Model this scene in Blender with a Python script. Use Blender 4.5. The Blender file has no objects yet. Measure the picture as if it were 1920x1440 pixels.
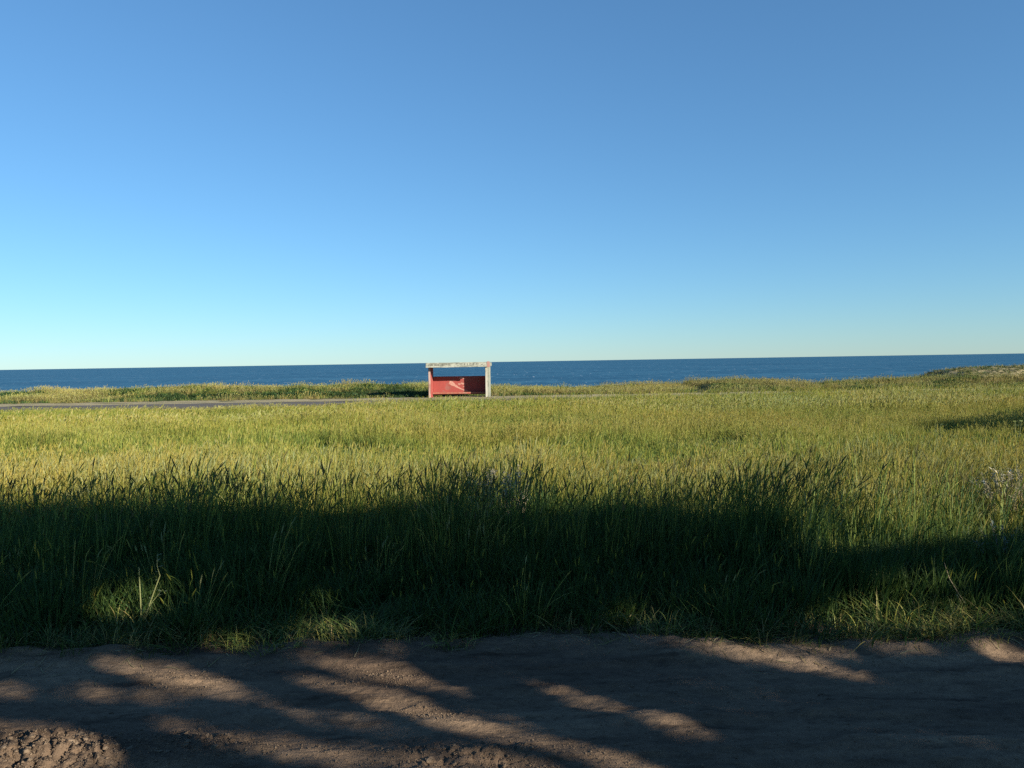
import bpy, bmesh, math, random
import numpy as np
from mathutils import Matrix, Vector

sc = bpy.context.scene
COL = sc.collection
R = math.radians
rng = np.random.default_rng(7)
random.seed(7)

# ------------------------------------------------------------------ camera
CAM_H = 1.9
F_PX = 1442.0
cam = bpy.data.cameras.new('camera')
cam.sensor_width = 36.0
cam.lens = F_PX / 1920.0 * 36.0
cam.clip_start = 0.05
cam.clip_end = 200000.0
cam_o = bpy.data.objects.new('camera', cam)
COL.objects.link(cam_o)
CAM_M = Matrix.Translation((0, 0, CAM_H)) @ Matrix.Rotation(R(90 - 1.67), 4, 'X') @ Matrix.Rotation(R(-0.925), 4, 'Z')
cam_o.matrix_world = CAM_M
sc.camera = cam_o

# ------------------------------------------------------------------ sky and sun
SUN_AZ = 130.0      # clockwise from the view direction (+Y)
SUN_EL = 18.5
world = bpy.data.worlds.new('World')
sc.world = world
world.use_nodes = True
wn = world.node_tree
sky = wn.nodes.new('ShaderNodeTexSky')
sky.sky_type = 'NISHITA'
sky.sun_disc = False
sky.sun_elevation = R(SUN_EL)
sky.sun_rotation = R(SUN_AZ)
sky.air_density = 1.0
sky.dust_density = 0.0
sky.ozone_density = 7.0
tint = wn.nodes.new('ShaderNodeMix')          # slight even white-balance of the whole sky
tint.data_type = 'RGBA'
tint.blend_type = 'MULTIPLY'
tint.inputs[0].default_value = 1.0
tint.inputs[7].default_value = (0.785, 0.975, 1.02, 1)
gam = wn.nodes.new('ShaderNodeGamma')
gam.inputs[1].default_value = 0.79
wn.links.new(sky.outputs[0], gam.inputs[0])
wn.links.new(gam.outputs[0], tint.inputs[6])
wn.links.new(tint.outputs[2], wn.nodes['Background'].inputs[0])
wn.nodes['Background'].inputs[1].default_value = 0.0865

sun = bpy.data.lights.new('sun', 'SUN')
sun.energy = 5.0
sun.angle = R(0.5)
sun.color = (1.0, 0.90, 0.72)
sun_o = bpy.data.objects.new('sun', sun)
COL.objects.link(sun_o)
TO_SUN = Vector((math.sin(R(SUN_AZ)) * math.cos(R(SUN_EL)), math.cos(R(SUN_AZ)) * math.cos(R(SUN_EL)), math.sin(R(SUN_EL))))
sun_o.rotation_euler = TO_SUN.to_track_quat('Z', 'Y').to_euler()
sun_o.location = (20, -20, 30)

vs = sc.view_settings
vs.view_transform = 'Standard'
vs.look = 'None'
vs.gamma = 1.0
vs.use_curve_mapping = False
vs.exposure = 1.3
sc.render.engine = 'CYCLES'
sc.cycles.max_bounces = 4
sc.cycles.diffuse_bounces = 2
sc.cycles.transmission_bounces = 2
sc.cycles.use_denoising = False

# ------------------------------------------------------------------ helpers
CAM_INV = np.array(CAM_M.inverted())


def project(x, y, z):
    """world point -> pixel of the 1920 x 1440 photograph"""
    p = CAM_INV[:3, :3] @ np.stack([x, y, z]) + CAM_INV[:3, 3:4]
    d = np.maximum(-p[2], 1e-3)
    return 960 + F_PX * p[0] / d, 720 - F_PX * p[1] / d


def px_to_ground(px, py, z=0.0):
    d = Vector(((px - 960) / F_PX, -(py - 720) / F_PX, -1.0))
    w = CAM_M.to_3x3() @ d
    t = (z - CAM_H) / w.z
    return w.x * t, w.y * t


def hash2(ix, iy, seed):
    n = (ix.astype(np.int64) * 374761393 + iy.astype(np.int64) * 668265263 + seed * 1442695041) & 0x7fffffff
    n = ((n ^ (n >> 13)) * 1274126177) & 0x7fffffff
    n = n ^ (n >> 16)
    return (n & 0xffff) / 65535.0


def vnoise(x, y, seed=0):
    x = np.asarray(x, float)
    y = np.asarray(y, float)
    ix = np.floor(x)
    iy = np.floor(y)
    fx = x - ix
    fy = y - iy
    fx = fx * fx * fx * (fx * (fx * 6 - 15) + 10)
    fy = fy * fy * fy * (fy * (fy * 6 - 15) + 10)
    a = hash2(ix, iy, seed)
    b = hash2(ix + 1, iy, seed)
    c = hash2(ix, iy + 1, seed)
    d = hash2(ix + 1, iy + 1, seed)
    return (a * (1 - fx) + b * fx) * (1 - fy) + (c * (1 - fx) + d * fx) * fy - 0.5


def fbm(x, y, oct=4, seed=0, gain=0.5):
    t = 0
    a = 1
    for k in range(oct):
        t = t + a * vnoise(x * 2 ** k + 17.3 * k, y * 2 ** k - 9.1 * k, seed + k)
        a *= gain
    return t


def smooth(a, b, v):
    t = np.clip((v - a) / (b - a), 0, 1)
    return t * t * (3 - 2 * t)


def tag(o, label=None, cat=None, group=None, kind=None):
    if label:
        o['label'] = label
    if cat:
        o['category'] = cat
    if group:
        o['group'] = group
    if kind:
        o['kind'] = kind
    return o


def obj(name, me, mat=None, parent=None, loc=None):
    o = bpy.data.objects.new(name, me)
    COL.objects.link(o)
    if mat is not None and me is not None:
        me.materials.clear()
        me.materials.append(mat)
    if parent is not None:
        o.parent = parent
    if loc is not None:
        o.location = loc
    return o


def empty(name, loc, rz=0.0):
    o = bpy.data.objects.new(name, None)
    o.empty_display_size = 0.1
    COL.objects.link(o)
    o.location = loc
    o.rotation_euler = (0, 0, rz)
    return o


class MB:
    """collects vertices, faces and a colour per vertex"""
    def __init__(s):
        s.v = []
        s.f = []
        s.c = []

    def add(s, vs_, fs_, col=(1, 1, 1)):
        n = len(s.v)
        s.v += [tuple(p) for p in vs_]
        s.c += [tuple(col)] * len(vs_)
        s.f += [tuple(i + n for i in f) for f in fs_]

    def box(s, x0, x1, y0, y1, z0, z1, col=(1, 1, 1)):
        s.add([(x0, y0, z0), (x1, y0, z0), (x1, y1, z0), (x0, y1, z0), (x0, y0, z1), (x1, y0, z1), (x1, y1, z1), (x0, y1, z1)],
              [(0, 3, 2, 1), (4, 5, 6, 7), (0, 1, 5, 4), (1, 2, 6, 5), (2, 3, 7, 6), (3, 0, 4, 7)], col)

    def tube(s, pts, rad, n=6, col=(1, 1, 1)):
        pts = [Vector(p) for p in pts]
        rings = []
        for i, p in enumerate(pts):
            d = (pts[min(i + 1, len(pts) - 1)] - pts[max(i - 1, 0)]).normalized()
            a = d.cross(Vector((0.3, 1, 0.1))).normalized()
            b = d.cross(a)
            rings.append([p + (a * math.cos(2 * math.pi * k / n) + b * math.sin(2 * math.pi * k / n)) * rad[i] for k in range(n)])
        vv = [q for r in rings for q in r]
        ff = []
        for i in range(len(pts) - 1):
            for k in range(n):
                ff.append((i * n + k, i * n + (k + 1) % n, (i + 1) * n + (k + 1) % n, (i + 1) * n + k))
        ff.append(tuple(range(n))[::-1])
        ff.append(tuple((len(pts) - 1) * n + k for k in range(n)))
        s.add(vv, ff, col)

    def strip(s, pts, wid, side, col, col_tip=None):
        """flat ribbon (blade, leaf) along pts, half width wid[i] along side"""
        n0 = len(s.v)
        m = len(pts)
        for i, p in enumerate(pts):
            t = i / (m - 1)
            c = col if col_tip is None else tuple(col[k] * (1 - t) + col_tip[k] * t for k in range(3))
            if wid[i] <= 0:
                s.v.append(tuple(p))
                s.c.append(c)
            else:
                s.v.append((p[0] - side[0] * wid[i], p[1] - side[1] * wid[i], p[2] - side[2] * wid[i]))
                s.v.append((p[0] + side[0] * wid[i], p[1] + side[1] * wid[i], p[2] + side[2] * wid[i]))
                s.c += [c, c]
        k = n0
        for i in range(m - 1):
            if wid[i + 1] <= 0:
                s.f.append((k, k + 1, k + 2))
            elif wid[i] <= 0:
                s.f.append((k, k + 2, k + 1))
                k += 1
                continue
            else:
                s.f.append((k, k + 1, k + 3, k + 2))
            k += 2

    def mesh(s, name, smooth_=False):
        me = bpy.data.meshes.new(name)
        me.from_pydata(s.v, [], s.f)
        at = me.color_attributes.new('col', 'FLOAT_COLOR', 'POINT')
        a = np.ones((len(s.v), 4), np.float32)
        a[:, :3] = np.array(s.c, np.float32)
        at.data.foreach_set('color', a.ravel())
        if smooth_:
            me.polygons.foreach_set('use_smooth', [True] * len(me.polygons))
        me.update()
        return me


def grid_mesh(name, xs, ys, zf):
    X, Y = np.meshgrid(xs, ys)
    Z = zf(X, Y)
    nx, ny = len(xs), len(ys)
    co = np.stack([X, Y, Z], -1).reshape(-1, 3)
    i = np.arange(nx * ny).reshape(ny, nx)
    q = np.stack([i[:-1, :-1], i[:-1, 1:], i[1:, 1:], i[1:, :-1]], -1).reshape(-1, 4)
    me = bpy.data.meshes.new(name)
    me.vertices.add(len(co))
    me.vertices.foreach_set('co', co.ravel())
    me.loops.add(q.size)
    me.loops.foreach_set('vertex_index', q.ravel().astype(np.int32))
    me.polygons.add(len(q))
    me.polygons.foreach_set('loop_start', np.arange(0, q.size, 4, dtype=np.int32))
    me.polygons.foreach_set('use_smooth', np.ones(len(q), bool))
    me.update(calc_edges=True)
    return me


# ------------------------------------------------------------------ materials
def new_mat(name):
    m = bpy.data.materials.new(name)
    m.use_nodes = True
    nt = m.node_tree
    b = nt.nodes['Principled BSDF']
    return m, nt, b


def N(nt, t, **kw):
    n = nt.nodes.new(t)
    for k, v in kw.items():
        if k.startswith('i_'):
            key = k[2:]
            key = int(key) if key.isdigit() else key
            n.inputs[key].default_value = v
        else:
            setattr(n, k, v)
    return n


def ramp(nt, fac, stops):
    r = nt.nodes.new('ShaderNodeValToRGB')
    e = r.color_ramp.elements
    while len(e) < len(stops):
        e.new(0.5)
    for k, (p, c) in enumerate(stops):
        e[k].position = p
        e[k].color = (*c, 1)
    nt.links.new(fac, r.inputs[0])
    return r.outputs[0]


def noise(nt, vec, scale, detail=4, rough=0.55, stretch=None):
    if stretch:
        mp = nt.nodes.new('ShaderNodeMapping')
        mp.inputs['Scale'].default_value = stretch
        nt.links.new(vec, mp.inputs[0])
        vec = mp.outputs[0]
    n = N(nt, 'ShaderNodeTexNoise', i_Scale=scale, i_Detail=detail, i_Roughness=rough)
    nt.links.new(vec, n.inputs['Vector'])
    return n.outputs['Fac']


def mix(nt, fac, a, b, mode='MIX'):
    m = nt.nodes.new('ShaderNodeMix')
    m.data_type = 'RGBA'
    m.blend_type = mode
    for sock, v in ((m.inputs[0], fac), (m.inputs[6], a), (m.inputs[7], b)):
        if hasattr(v, 'is_output'):
            nt.links.new(v, sock)
        else:
            sock.default_value = v if not isinstance(v, tuple) else (*v, 1) if len(v) == 3 else v
    return m.outputs[2]


def bump(nt, b, h, dist, strength=1.0):
    bp = N(nt, 'ShaderNodeBump', i_Strength=strength, i_Distance=dist)
    nt.links.new(h, bp.inputs['Height'])
    nt.links.new(bp.outputs[0], b.inputs['Normal'])


def pos(nt):
    return nt.nodes.new('ShaderNodeNewGeometry').outputs['Position']


# dusty track earth
M_DIRT, nt, b = new_mat('track_earth')
P = pos(nt)
big = noise(nt, P, 0.9, 4, 0.55, (0.45, 1.3, 1))
streaks = noise(nt, P, 5.5, 5, 0.65, (0.3, 1.6, 1))
fine = noise(nt, P, 22, 6, 0.7, (0.6, 1.2, 1))
grit = noise(nt, P, 120, 3, 0.6)
c = ramp(nt, big, [(0.3, (0.084, 0.058, 0.042)), (0.5, (0.142, 0.101, 0.070)), (0.68, (0.20, 0.145, 0.101))])
c = mix(nt, 0.75, c, ramp(nt, streaks, [(0.30, (0.10, 0.10, 0.11)), (0.44, (0.44, 0.44, 0.44)), (0.7, (0.70, 0.68, 0.65))]), 'OVERLAY')
c = mix(nt, 0.6, c, ramp(nt, fine, [(0.28, (0.2, 0.2, 0.2)), (0.48, (0.5, 0.5, 0.5)), (0.72, (0.7, 0.68, 0.65))]), 'OVERLAY')
c = mix(nt, 0.25, c, ramp(nt, grit, [(0.33, (0.30, 0.29, 0.28)), (0.55, (0.5, 0.5, 0.5)), (0.74, (0.85, 0.82, 0.76))]), 'OVERLAY')
nt.links.new(c, b.inputs['Base Color'])
b.inputs['Roughness'].default_value = 0.95
b.inputs['Specular IOR Level'].default_value = 0.12
h1 = N(nt, 'ShaderNodeMath', operation='MULTIPLY_ADD', i_1=0.25)
nt.links.new(grit, h1.inputs[0])
nt.links.new(fine, h1.inputs[2])
h2 = N(nt, 'ShaderNodeMath', operation='MULTIPLY_ADD', i_1=1.4)
nt.links.new(streaks, h2.inputs[0])
nt.links.new(h1.outputs[0], h2.inputs[2])
bump(nt, b, h2.outputs[0], 0.024, 0.85)

# clods of the same earth, drier and a little paler
M_CLOD, nt, b = new_mat('dry_clod')
P = pos(nt)
c = ramp(nt, noise(nt, P, 30, 5, 0.65), [(0.3, (0.085, 0.060, 0.042)), (0.5, (0.135, 0.098, 0.068)), (0.7, (0.19, 0.142, 0.10))])
nt.links.new(c, b.inputs['Base Color'])
b.inputs['Roughness'].default_value = 0.95
b.inputs['Specular IOR Level'].default_value = 0.15
bump(nt, b, noise(nt, P, 70, 4, 0.7), 0.012, 0.8)

# field soil with thatch
M_SOIL, nt, b = new_mat('field_soil')
P = pos(nt)
c = ramp(nt, noise(nt, P, 0.35, 5, 0.6), [(0.3, (0.045, 0.055, 0.018)), (0.5, (0.07, 0.075, 0.026)), (0.7, (0.10, 0.088, 0.038))])
c = mix(nt, 0.6, c, ramp(nt, noise(nt, P, 9, 5, 0.7), [(0.3, (0.3, 0.3, 0.28)), (0.7, (0.68, 0.68, 0.6))]), 'OVERLAY')
nt.links.new(c, b.inputs['Base Color'])
b.inputs['Roughness'].default_value = 1.0
b.inputs['Specular IOR Level'].default_value = 0.1
bump(nt, b, noise(nt, P, 12, 5, 0.7), 0.05, 0.8)

# asphalt and gravel shoulder
M_ASPH, nt, b = new_mat('worn_asphalt')
P = pos(nt)
c = ramp(nt, noise(nt, P, 1.2, 5, 0.6, (0.25, 1, 1)), [(0.3, (0.060, 0.050, 0.038)), (0.7, (0.092, 0.077, 0.058))])
c = mix(nt, 0.4, c, ramp(nt, noise(nt, P, 40, 3, 0.6), [(0.3, (0.35, 0.35, 0.35)), (0.7, (0.65, 0.65, 0.65))]), 'OVERLAY')
nt.links.new(c, b.inputs['Base Color'])
b.inputs['Roughness'].default_value = 0.85
bump(nt, b, noise(nt, P, 60, 3, 0.6), 0.006)

M_GRAV, nt, b = new_mat('sandy_shoulder')
P = pos(nt)
c = ramp(nt, noise(nt, P, 1.0, 5, 0.65, (0.3, 1, 1)), [(0.32, (0.13, 0.12, 0.05)), (0.5, (0.24, 0.20, 0.105)), (0.7, (0.31, 0.26, 0.15))])
c = mix(nt, 0.5, c, ramp(nt, noise(nt, P, 25, 4, 0.7), [(0.3, (0.33, 0.33, 0.32)), (0.7, (0.66, 0.66, 0.64))]), 'OVERLAY')
nt.links.new(c, b.inputs['Base Color'])
b.inputs['Roughness'].default_value = 0.95
bump(nt, b, noise(nt, P, 30, 4, 0.7), 0.02)

# sea
M_SEA, nt, b = new_mat('sea_water')
P = pos(nt)
w1 = noise(nt, P, 0.02, 6, 0.7, (0.25, 0.8, 1))
w2 = noise(nt, P, 0.16, 4, 0.65, (1, 0.22, 1))
wa = N(nt, 'ShaderNodeMath', operation='MULTIPLY_ADD', i_1=0.55)
nt.links.new(w2, wa.inputs[0])
wb = N(nt, 'ShaderNodeMath', operation='MULTIPLY', i_1=0.5)
nt.links.new(w1, wb.inputs[0])
nt.links.new(wb.outputs[0], wa.inputs[2])
c = ramp(nt, wa.outputs[0], [(0.36, (0.006, 0.046, 0.098)), (0.52, (0.014, 0.072, 0.134)), (0.66, (0.036, 0.120, 0.195))])
caps = noise(nt, P, 0.5, 2, 0.5, (1, 0.11, 1))
c = mix(nt, ramp(nt, caps, [(0.69, (0, 0, 0)), (0.73, (0.8, 0.8, 0.8))]), c, (0.5, 0.56, 0.6))
nt.links.new(c, b.inputs['Base Color'])
b.inputs['Roughness'].default_value = 0.45
b.inputs['Specular IOR Level'].default_value = 0.06
bump(nt, b, noise(nt, P, 0.12, 5, 0.6, (0.4, 1, 1)), 1.0, 0.5)


def leaf_mat(name, lo, hi, trans=0.3, scale=0.25, rough=0.6):
    """plant tissue: per-leaf colour from the mesh, drifting over the field between two tints"""
    m = bpy.data.materials.new(name)
    m.use_nodes = True
    nt = m.node_tree
    nt.nodes.clear()
    out = nt.nodes.new('ShaderNodeOutputMaterial')
    at = N(nt, 'ShaderNodeAttribute', attribute_name='col')
    P = pos(nt)
    n1 = noise(nt, P, scale, 4, 0.6, (0.6, 1, 0.1))
    tint = ramp(nt, n1, [(0.33, lo), (0.66, hi)])
    c = mix(nt, 1.0, at.outputs['Color'], tint, 'MULTIPLY')
    d = nt.nodes.new('ShaderNodeBsdfPrincipled')
    d.inputs['Roughness'].default_value = rough
    d.inputs['Specular IOR Level'].default_value = 0.25
    t = nt.nodes.new('ShaderNodeBsdfTranslucent')
    nt.links.new(c, d.inputs['Base Color'])
    nt.links.new(c, t.inputs['Color'])
    ms = N(nt, 'ShaderNodeMixShader', i_0=trans)
    nt.links.new(d.outputs[0], ms.inputs[1])
    nt.links.new(t.outputs[0], ms.inputs[2])
    nt.links.new(ms.outputs[0], out.inputs[0])
    return m


M_GRASS = leaf_mat('field_grass_blade', (0.86, 1.0, 0.85), (1.16, 1.06, 0.88), 0.38)
M_LEAF = leaf_mat('tree_leaf', (0.9, 1, 0.9), (1.1, 1, 0.9), 0.1, 0.5)
M_SCRUB = leaf_mat('bank_scrub', (0.74, 0.90, 0.80), (1.06, 0.96, 0.82), 0.2, 0.18)
M_WEED = leaf_mat('weed_tissue', (0.95, 1, 0.95), (1.05, 1, 0.95), 0.2, 1.0)

M_BARK, nt, b = new_mat('tree_bark')
P = pos(nt)
c = ramp(nt, noise(nt, P, 6, 5, 0.7, (1, 1, 0.25)), [(0.3, (0.07, 0.052, 0.04)), (0.7, (0.17, 0.135, 0.105))])
nt.links.new(c, b.inputs['Base Color'])
b.inputs['Roughness'].default_value = 0.9
bump(nt, b, noise(nt, P, 14, 5, 0.7, (1, 1, 0.2)), 0.03)


def paint_mat(name, base, worn, amount, scale=3.0, stretch=(1, 1, 1), streak=0.5):
    m, nt, b = new_mat(name)
    tc = nt.nodes.new('ShaderNodeTexCoord').outputs['Object']
    n1 = noise(nt, tc, scale, 6, 0.68, stretch)
    n2 = noise(nt, tc, scale * 2.2, 5, 0.7, (1, 1, 0.18))
    f = ramp(nt, n1, [(amount - 0.04, (1, 1, 1)), (amount + 0.04, (0, 0, 0))])
    c = mix(nt, f, base, worn)
    c = mix(nt, streak, c, ramp(nt, n2, [(0.3, (0.28, 0.28, 0.28)), (0.5, (0.5, 0.5, 0.5)), (0.7, (0.68, 0.68, 0.68))]), 'OVERLAY')
    nt.links.new(c, b.inputs['Base Color'])
    b.inputs['Roughness'].default_value = 0.8
    bump(nt, b, noise(nt, tc, 18, 5, 0.7), 0.012, 0.6)
    return m


M_RED = paint_mat('red_painted_wall', (0.235, 0.040, 0.034), (0.20, 0.065, 0.055), 0.42, 2.2, (1, 1, 1), 0.35)
M_REDSEAT = paint_mat('red_painted_bench', (0.27, 0.075, 0.05), (0.25, 0.14, 0.10), 0.45, 4, (1, 1, 1), 0.4)
M_FASCIA = paint_mat('weathered_white_fascia', (0.29, 0.30, 0.255), (0.17, 0.18, 0.15), 0.50, 2.6, (0.9, 1, 2.6), 0.5)
M_POST = paint_mat('weathered_white_wall_edge', (0.33, 0.32, 0.275), (0.20, 0.215, 0.18), 0.42, 3.5, (2, 1, 0.6), 0.5)
M_CONC = paint_mat('bare_render', (0.20, 0.21, 0.175), (0.14, 0.15, 0.125), 0.46, 2.5, (1, 1, 1), 0.5)
M_MARK = paint_mat('faded_pink_paint', (0.36, 0.185, 0.15), (0.29, 0.10, 0.08), 0.42, 6, (1, 1, 1), 0.4)
M_SMUDGE = paint_mat('faded_grey_paint', (0.105, 0.11, 0.092), (0.20, 0.20, 0.17), 0.47, 9, (1, 1, 1), 0.4)
M_PINKPOST = paint_mat('faded_pink_wall_edge', (0.33, 0.235, 0.205), (0.24, 0.13, 0.11), 0.45, 3.5, (2, 1, 0.6), 0.5)
M_PINK = paint_mat('faded_red_band', (0.26, 0.135, 0.115), (0.27, 0.235, 0.20), 0.45, 5, (1, 1, 1), 0.4)

# ------------------------------------------------------------------ terrain
HALF = 0.67


def bank_profile(x):
    """top of the grassy bank behind the road (about 60 m off), from what the photograph shows"""
    px = np.array([-1500, -400, 0, 120, 200, 300, 340, 420, 520, 600, 680, 800, 950, 1100, 1200, 1304, 1320, 1420, 1500, 1600, 1720, 1800, 1920, 2300, 3500], float)
    pz = np.array([0.0, 0.0, 0.02, 0.02, 0.10, 0.26, 0.34, 0.20, 0.12, 0.05, 0.14, 0.0, -0.32, -0.32, -0.30, -0.36, 0.0, 0.05, -0.30, -0.20, -0.05, 0.05, 0.1, 0.2, 0.2], float)
    return np.interp(960 + F_PX * x / 62.0, px, pz)


def field_z(x, y):
    z = np.zeros_like(x)
    side = smooth(-12, -2, x)
    z = z - smooth(6, 42, y) * (0.53 - 0.24 * side)
    z = z * 1.0
    z = z + 0.05 * smooth(5.3, 6.2, y) * (1 - smooth(10, 20, y))
    z = z + smooth(6, 9, y) * (1 - smooth(38, 42, y)) * (0.16 * fbm(x * 0.12, y * 0.16, 3, 3))
    # road bench
    t = smooth(40.5, 42.5, y)
    z = z * (1 - t) + t * (-0.52)
    # bank behind the road
    bk = smooth(55.8, 62.0, y + 0.8 * fbm(x * 0.15, y * 0.1, 2, 5))
    z = z + bk * (bank_profile(x) + 0.33) + bk * 0.22 * fbm(x * 0.35, y * 0.35, 4, 9)
    # cliff down to the beach
    cl = smooth(66.5, 76, y + 1.2 * fbm(x * 0.1, y * 0.05, 3, 12))
    z = z * (1 - cl) + cl * (-7.6)
    # behind the track the ground runs on level
    return z


def xs_nonuni(core, step, far, n):
    a = np.arange(-core, core + 1e-6, step)
    t = np.linspace(0, 1, n)[1:] ** 2.2
    e = core + (far - core) * t
    return np.concatenate([-e[::-1], a, e])


def field_z_under_track(x, y):
    z = field_z(x, y)
    under = smooth(-2.6, -2.1, y) * (1 - smooth(5.15, 5.45, y))
    return z - 0.16 * under


gx = xs_nonuni(60, 0.4, 900, 30)
gy = np.concatenate([-5 - (300 * np.linspace(1, 0, 25)[:-1] ** 2), np.arange(-5, 10, 0.22), np.arange(10, 80, 0.4)])
ground = obj('ground', grid_mesh('ground', gx, gy, field_z_under_track), M_SOIL)
tag(ground, kind='structure')


def edge_y(x):
    """where the grass meets the track"""
    return 5.07 + 0.22 * fbm(x * 0.9, x * 0.0 + 3.3, 4, 21, 0.6) + 0.10 * np.exp(-((x - 0.2) / 0.6) ** 2) - 0.012 * x


def clod_zone(x, y):
    """churned patches of the track"""
    px, py = project(x.ravel(), y.ravel(), np.zeros(x.size))
    px = px.reshape(x.shape)
    py = py.reshape(x.shape)
    a = np.exp(-(((px - 90) / 150) ** 2 + ((py - 1425) / 52) ** 2) ** 1.5)
    b_ = 0.45 * np.exp(-(((px - 380) / 110) ** 2 + ((py - 1400) / 26) ** 2) ** 1.5)
    c_ = 0.45 * np.exp(-(((px - 880) / 150) ** 2 + ((py - 1425) / 26) ** 2) ** 1.5)
    return np.where(y > 0.5, a + b_ + c_, 0.0)


def cells(x, y, seed):
    """blocky lumps: each Voronoi cell its own height, falling off into cracks"""
    ix, iy = np.floor(x), np.floor(y)
    best = np.full(x.shape, 9.0)
    sec = np.full(x.shape, 9.0)
    val = np.zeros(x.shape)
    for dx in (-1, 0, 1):
        for dy in (-1, 0, 1):
            cx_, cy_ = ix + dx, iy + dy
            d = np.hypot(cx_ + hash2(cx_, cy_, seed) - x, cy_ + hash2(cx_, cy_, seed + 5) - y)
            nb = d < best
            sec = np.where(nb, best, np.minimum(sec, d))
            val = np.where(nb, hash2(cx_, cy_, seed + 9), val)
            best = np.where(nb, d, best)
    return (0.25 + 0.75 * val) * smooth(0.0, 0.28, sec - best)


def track_z(x, y):
    # wheel ruts and crowns running along the track, wandering a little
    yy = y + 0.22 * fbm(x * 0.25, y * 0 + 1.7, 3, 31)
    z = 0.016 * np.sin(yy * 5.2 + 0.6) * (0.6 + 0.8 * (vnoise(x * 0.35, yy * 0.8, 33) + 0.5))
    # tyre ruts with pressed edges
    for yc, wd, dp in ((4.75, 0.11, 0.018), (4.32, 0.09, 0.014), (3.92, 0.12, 0.018), (3.45, 0.10, 0.016)):
        q = (yy - yc - 0.05 * np.sin(x * 0.7 + yc)) / wd
        z = z - dp * np.exp(-q ** 4) + 0.35 * dp * np.exp(-((np.abs(q) - 1.45) / 0.35) ** 2) * (0.6 + 1.4 * (vnoise(x * 3, yy * 3, 34) + 0.5))
    z = z + 0.026 * fbm(x * 0.55, yy * 2.0, 3, 35)
    z = z + 0.022 * fbm(x * 2.3, y * 7.0, 4, 39, 0.6)
    z = z + 0.010 * fbm(x * 9, y * 20, 3, 41, 0.65)
    cz = clod_zone(x, y)
    wx = x + 0.05 * fbm(x * 9, y * 9, 2, 141)
    wy = y + 0.05 * fbm(x * 9, y * 9, 2, 142)
    z = z + cz * (0.050 * cells(wx * 11, wy * 12, 43) + 0.028 * cells(wx * 26, wy * 28, 44) + 0.03 * np.abs(fbm(x * 12, y * 12, 3, 45)))
    # a rim of loose earth against the grass
    z = z + 0.05 * np.exp(-((y - edge_y(x) + 0.08) / 0.16) ** 2) * (0.7 + 1.2 * fbm(x * 2.2, y * 2.2, 3, 47))
    z = z - 0.10 * smooth(5.75, 6.05, y) - 0.10 * (1 - smooth(-2.2, -1.8, y))
    return z


tx = np.concatenate([np.linspace(-120, -8, 90)[:-1], np.linspace(-8, -4.4, 160)[:-1], np.arange(-4.4, 4.4, 0.0125), np.linspace(4.4, 8, 160)[1:], np.linspace(8, 120, 90)[1:]])
ty = np.concatenate([np.arange(-2.3, 2.6, 0.1), np.arange(2.6, 5.6, 0.0125), np.arange(5.6, 6.1, 0.04)])
dirt = obj('dirt_track', grid_mesh('dirt_track', tx, ty, track_z), M_DIRT)
tag(dirt, kind='structure')


def ground_at(x, y):
    x = np.asarray(x, float)
    y = np.asarray(y, float)
    return np.where((y < 5.6) & (y > -1.8), np.maximum(track_z(x, y), field_z_under_track(x, y)), field_z(x, y))


# road and shoulders
rx = xs_nonuni(60, 1.0, 900, 20)


def road_line(x):
    return 0.0016 * x * 0


def road_z(x, y):
    return -0.505 + 0.02 * fbm(x * 0.1, y * 0.1, 2, 51) + 0.03 * (1 - ((y - 46.4) / 3.6) ** 2)


road = obj('asphalt_road', grid_mesh('asphalt_road', rx, np.linspace(42.9, 49.9, 12), road_z), M_ASPH)
tag(road, kind='structure')


def shoulder_z(x, y):
    return -0.500 + 0.05 * fbm(x * 0.5, y * 0.8, 3, 55) + 0.0 * y - 0.05 * smooth(54.0, 55.2, y)


sh = obj('road_shoulder', grid_mesh('road_shoulder', rx, np.concatenate([np.linspace(49.85, 55.2, 16)]), shoulder_z), M_GRAV)
tag(sh, kind='structure')

# sea
me = bpy.data.meshes.new('sea')
me.from_pydata([(-90000, 70, -6), (90000, 70, -6), (90000, 90000, -6), (-90000, 90000, -6)], [], [(0, 1, 2, 3)])
tag(obj('sea', me, M_SEA), kind='structure')


# stony mound on the right of the bank
def mound_top(x):
    px = 960 + F_PX * x / 66.0
    return np.interp(px, [1740, 1752, 1766, 1782, 1810, 1840, 1880, 1920, 2050, 2200, 2400], [-0.5, 0.02, 0.30, 0.55, 0.66, 0.72, 0.70, 0.74, 0.8, 0.5, -0.6])


def mound_z(x, y):
    prof = np.clip(1 - ((y - 66.0) / 4.6) ** 2, 0, 1) ** 0.6
    base = -0.62
    z = base + (mound_top(x) - base) * prof
    return z + 0.22 * fbm(x * 1.1, y * 1.1, 4, 61, 0.6) * prof - 0.35 * (prof <= 0)


mo = obj('earth_mound', grid_mesh('earth_mound', np.arange(35.2, 66, 0.22), np.arange(61.2, 70.8, 0.2), mound_z), M_GRAV)
tag(mo, 'low scrubby earth mound on the bank at the right edge of the sea', 'mound')

# ------------------------------------------------------------------ bus shelter
SHX, SHY = (860 - 960) / F_PX * 53.2, 52.6
S = empty('bus_shelter', (SHX, SHY, -0.60), R(-3.2))
tag(S, 'small open bus shelter with red painted inside and weathered white roof edge', 'bus shelter')
WO = 2.09       # outer half width of the walls


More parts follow.
